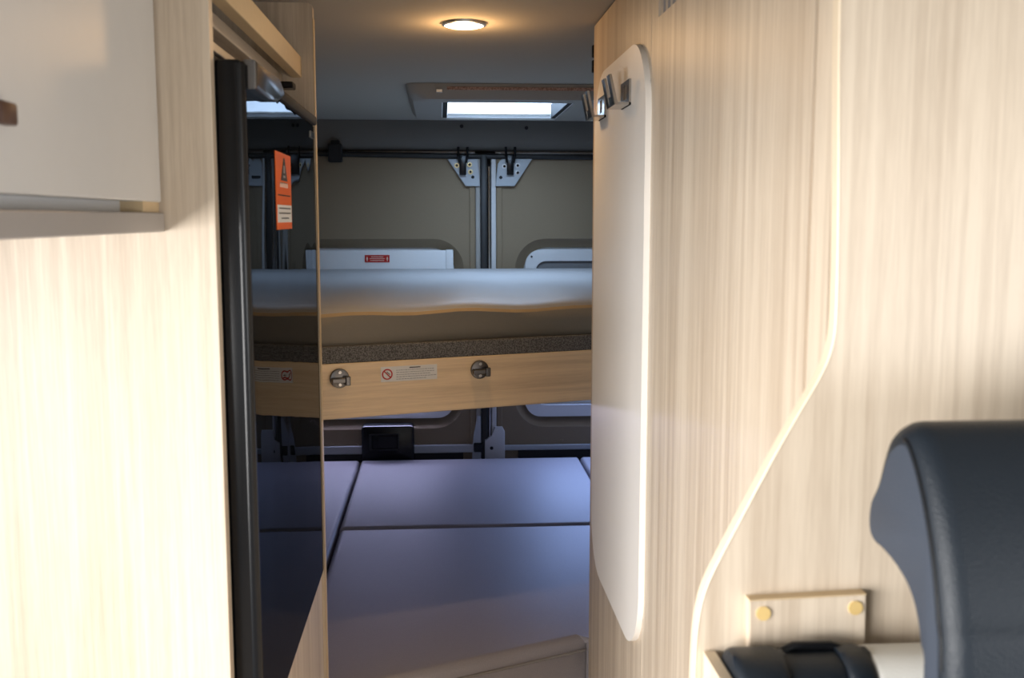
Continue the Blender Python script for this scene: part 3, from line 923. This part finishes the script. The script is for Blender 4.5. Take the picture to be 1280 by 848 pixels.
for A_, B_ in zip(rv, rv[1:]):
    m_ = len(A_)
    for k in range(m_): b.faces.new((A_[k], A_[(k + 1) % m_], B_[(k + 1) % m_], B_[k]))
put('frame', b, frame_grey, ht, True)
# white lining of the shaft
b = ring(rrect(HX0 + 0.0, HX1 - 0.0, HY0 + 0.0, HY1 - 0.0, 0.011, 4), rrect(HX0 + 0.006, HX1 - 0.006, HY0 + 0.006, HY1 - 0.006, 0.010, 4), 'Z', HZ + 0.004, 0.40)
put('shaft_lining', b, hatch_white, ht, True, label='white lining of the hatch opening')
put('blind_bar', box(HX0 + 0.02, HX1 - 0.02, HY1 - 0.026, HY1 - 0.008, HZ + 0.012, HZ + 0.017, 0.001), frame_grey, ht)
put('blind_rail', box(HX0 + 0.005, HX0 + 0.018, HY0 + 0.02, HY1 - 0.01, HZ + 0.003, HZ + 0.045, 0.001), black_matt, ht)
put('blind_rail', box(HX1 - 0.018, HX1 - 0.005, HY0 + 0.02, HY1 - 0.01, HZ + 0.003, HZ + 0.045, 0.001), black_matt, ht)
put('screen_strip', box(0.02, 0.40, oy0 - 0.001, oy0 + 0.01, 0.321, 0.329, 0.001), copper_mesh, ht, label='reddish fly-screen strip')
q = PY(549, 113.5, oy0 - 0.002)
put('catch', box(q.x - 0.008, q.x + 0.008, oy0 - 0.004, oy0 + 0.006, q.z - 0.004, q.z + 0.004, 0.001), zinc, ht)

# ------------------------------------------------------------------ seat with built-in headrest, near right
SXI = 0.275
RB = 0.014
back = [(1126, 527), (1113, 533), (1104, 546), (1099, 570), (1094, 600), (1087, 624), (1084, 648), (1086, 668), (1092, 681), (1102, 690), (1119, 711), (1134, 738), (1143, 768), (1148, 805), (1151, 848)]
front = [(1188, 848), (1185, 780), (1180, 720), (1173, 665), (1164, 615), (1153, 570), (1140, 536)]
bp_ = [(p.y, p.z) for p in (PX(x, y, SXI) for x, y in back)]
fp_ = [(p.y, p.z) for p in (PX(x, y, SXI) for x, y in front)]
bl, fl = bp_[-1], fp_[0]
ctrl = bp_ + [(bl[0] + 0.003, -0.38), (bl[0] + 0.003, -0.48), (bl[0], -0.58), (bl[0] - 0.005, -0.68), (bl[0] - 0.012, -0.78), (bl[0] - 0.02, -0.87), (bl[0] - 0.035, -0.94), (bl[0] - 0.07, -0.965), (fl[0] - 0.06, -0.955), (fl[0] - 0.075, -0.89), (fl[0] - 0.065, -0.79), (fl[0] - 0.05, -0.69), (fl[0] - 0.035, -0.59), (fl[0] - 0.02, -0.49), (fl[0] - 0.008, -0.39)] + fp_


def smooth_loop(pts, m=4):
    out = []
    n = len(pts)
    for i in range(n):
        p0, p1, p2, p3 = (Vector(pts[(i + k) % n]) for k in (-1, 0, 1, 2))
        for j in range(m):
            t = j / m
            out.append(0.5 * ((2 * p1) + (p2 - p0) * t + (2 * p0 - 5 * p1 + 4 * p2 - p3) * t * t + (3 * p1 - p0 - 3 * p2 + p3) * t ** 3))
    return out


def inset_loop(pts, d, wt=None):
    out = []
    n = len(pts)
    ar = sum(pts[i].x * pts[(i + 1) % n].y - pts[(i + 1) % n].x * pts[i].y for i in range(n))
    sg = 1 if ar > 0 else -1
    for i in range(n):
        t = (pts[(i + 1) % n] - pts[i - 1]).normalized()
        out.append(pts[i] + Vector((-t.y, t.x)) * (d * sg * (wt[i] if wt else 1)))
    return out


cs = thing('cab_seat', (0.52, 0.45, ZF), 'black leather high-backed seat with built-in headrest', 'seat')
poly = smooth_loop(ctrl)
nb = 4 * len(bp_)
wts = [1.0 if i < 8 else (0.25 + 0.75 * max(0, (20 - i) / 12) if i < nb else (0.25 if i < 4 * (len(ctrl) - len(fp_)) - 24 else 1.0)) for i in range(len(poly))]
SW = 0.50
b = bmesh.new()
loops = []
prof_ = [(RB * (1 - math.sin(a)), RB * (1 - math.cos(a))) for a in (math.pi / 2 * k / 5 for k in range(6))]
sect = [(SXI + dx, di) for di, dx in prof_] + [(SXI + SW - dx, di) for di, dx in prof_[::-1]]
for x_, di in sect:
    loops.append([b.verts.new((x_, p.x, p.y)) for p in inset_loop(poly, di, wts)])
f_ = b.faces.new(loops[0]); f_.material_index = 1
f_ = b.faces.new(loops[-1][::-1]); f_.material_index = 1
n = len(poly)
for A_, B_ in zip(loops, loops[1:]):
    for i in range(n): b.faces.new((A_[i], B_[i], B_[(i + 1) % n], A_[(i + 1) % n]))
put('backrest', b, [leather_b, leather_g], cs, True, label='black leather backrest with charcoal side')
seam = inset_loop(poly, RB * 0.75)
i0 = 4 * (len(ctrl) - len(fp_))
put('side_seam', tube([(SXI + 0.0005, p.x, p.y) for p in seam[i0:]], 0.0011, 6), black_plastic, cs, True)
put('seat_cushion', box(SXI, SXI + SW, 0.00, 0.44, -1.10, -0.975, 0.03, 4), leather_b, cs, True)
put('pedestal', box(SXI + 0.05, SXI + SW - 0.05, 0.08, 0.52, ZF, -1.10, 0.01), black_plastic, cs)

# ------------------------------------------------------------------ dinette bench behind it
bn = thing('dinette_bench', (0.4, 0.65, ZF), 'black and cream leather bench back standing before the oak wall', 'seat')
by_0, by_1 = 0.638, 0.697
ztop = PY(1000, 824, 0.66).z


def bolster(name, x0, x1, mat, dz=0.0, r=0.026, label=None):
    prof = rrect(by_0 - dz, by_1, -0.90, ztop + dz, r, 6)
    return put(name, prism(prof, 'X', x0, x1, 0.006, 3), mat, bn, True, label=label)


xs_ = [PY(x, 830, 0.645).x for x in (924, 992, 1062, 1100, 1190)]
bolster('end_bolster', xs_[0], xs_[1], leather_b, 0.003)
bolster('back_cushion', xs_[1] - 0.004, xs_[2] + 0.004, leather_b, 0.0)
bolster('inner_bolster', xs_[2], xs_[3], leather_b, 0.003)
bolster('cream_insert', xs_[3] - 0.003, 0.62, cream, 0.002, label='cream leather centre panel')
h0, h1 = PY(968, 814, 0.675), PY(1062, 812, 0.675)
hp = []
for k in range(13):
    t = k / 12
    hp.append((h0.x + (h1.x - h0.x) * t, 0.675, h0.z - 0.003 + 0.006 * min(1, 4 * t, 4 * (1 - t))))
put('belt_guide', tube(hp, 0.0034, 10), black_plastic, bn, True, label='black plastic loop on top of the bench back')
put('bench_box', box(0.20, 0.62, 0.640, 0.697, ZF, -0.902, 0.004), wood_v, bn)
sb_ = thing('bench_side_board', (0.186, 0.65, ZF), 'upright oak board closing the bench end beside the swept edge', 'board')
zb1 = PY(892, 818, 0.695).z
bx0 = PY(884, 818, 0.695).x - 0.002
put('board', box(bx0, bx0 + 0.0085, 0.600, 0.698, ZF, zb1, 0.0008), wood_v, sb_)
put('top_edge', box(bx0, bx0 + 0.0085, 0.600, 0.698, zb1 - 0.0005, zb1 + 0.0008), wood_edge, sb_)
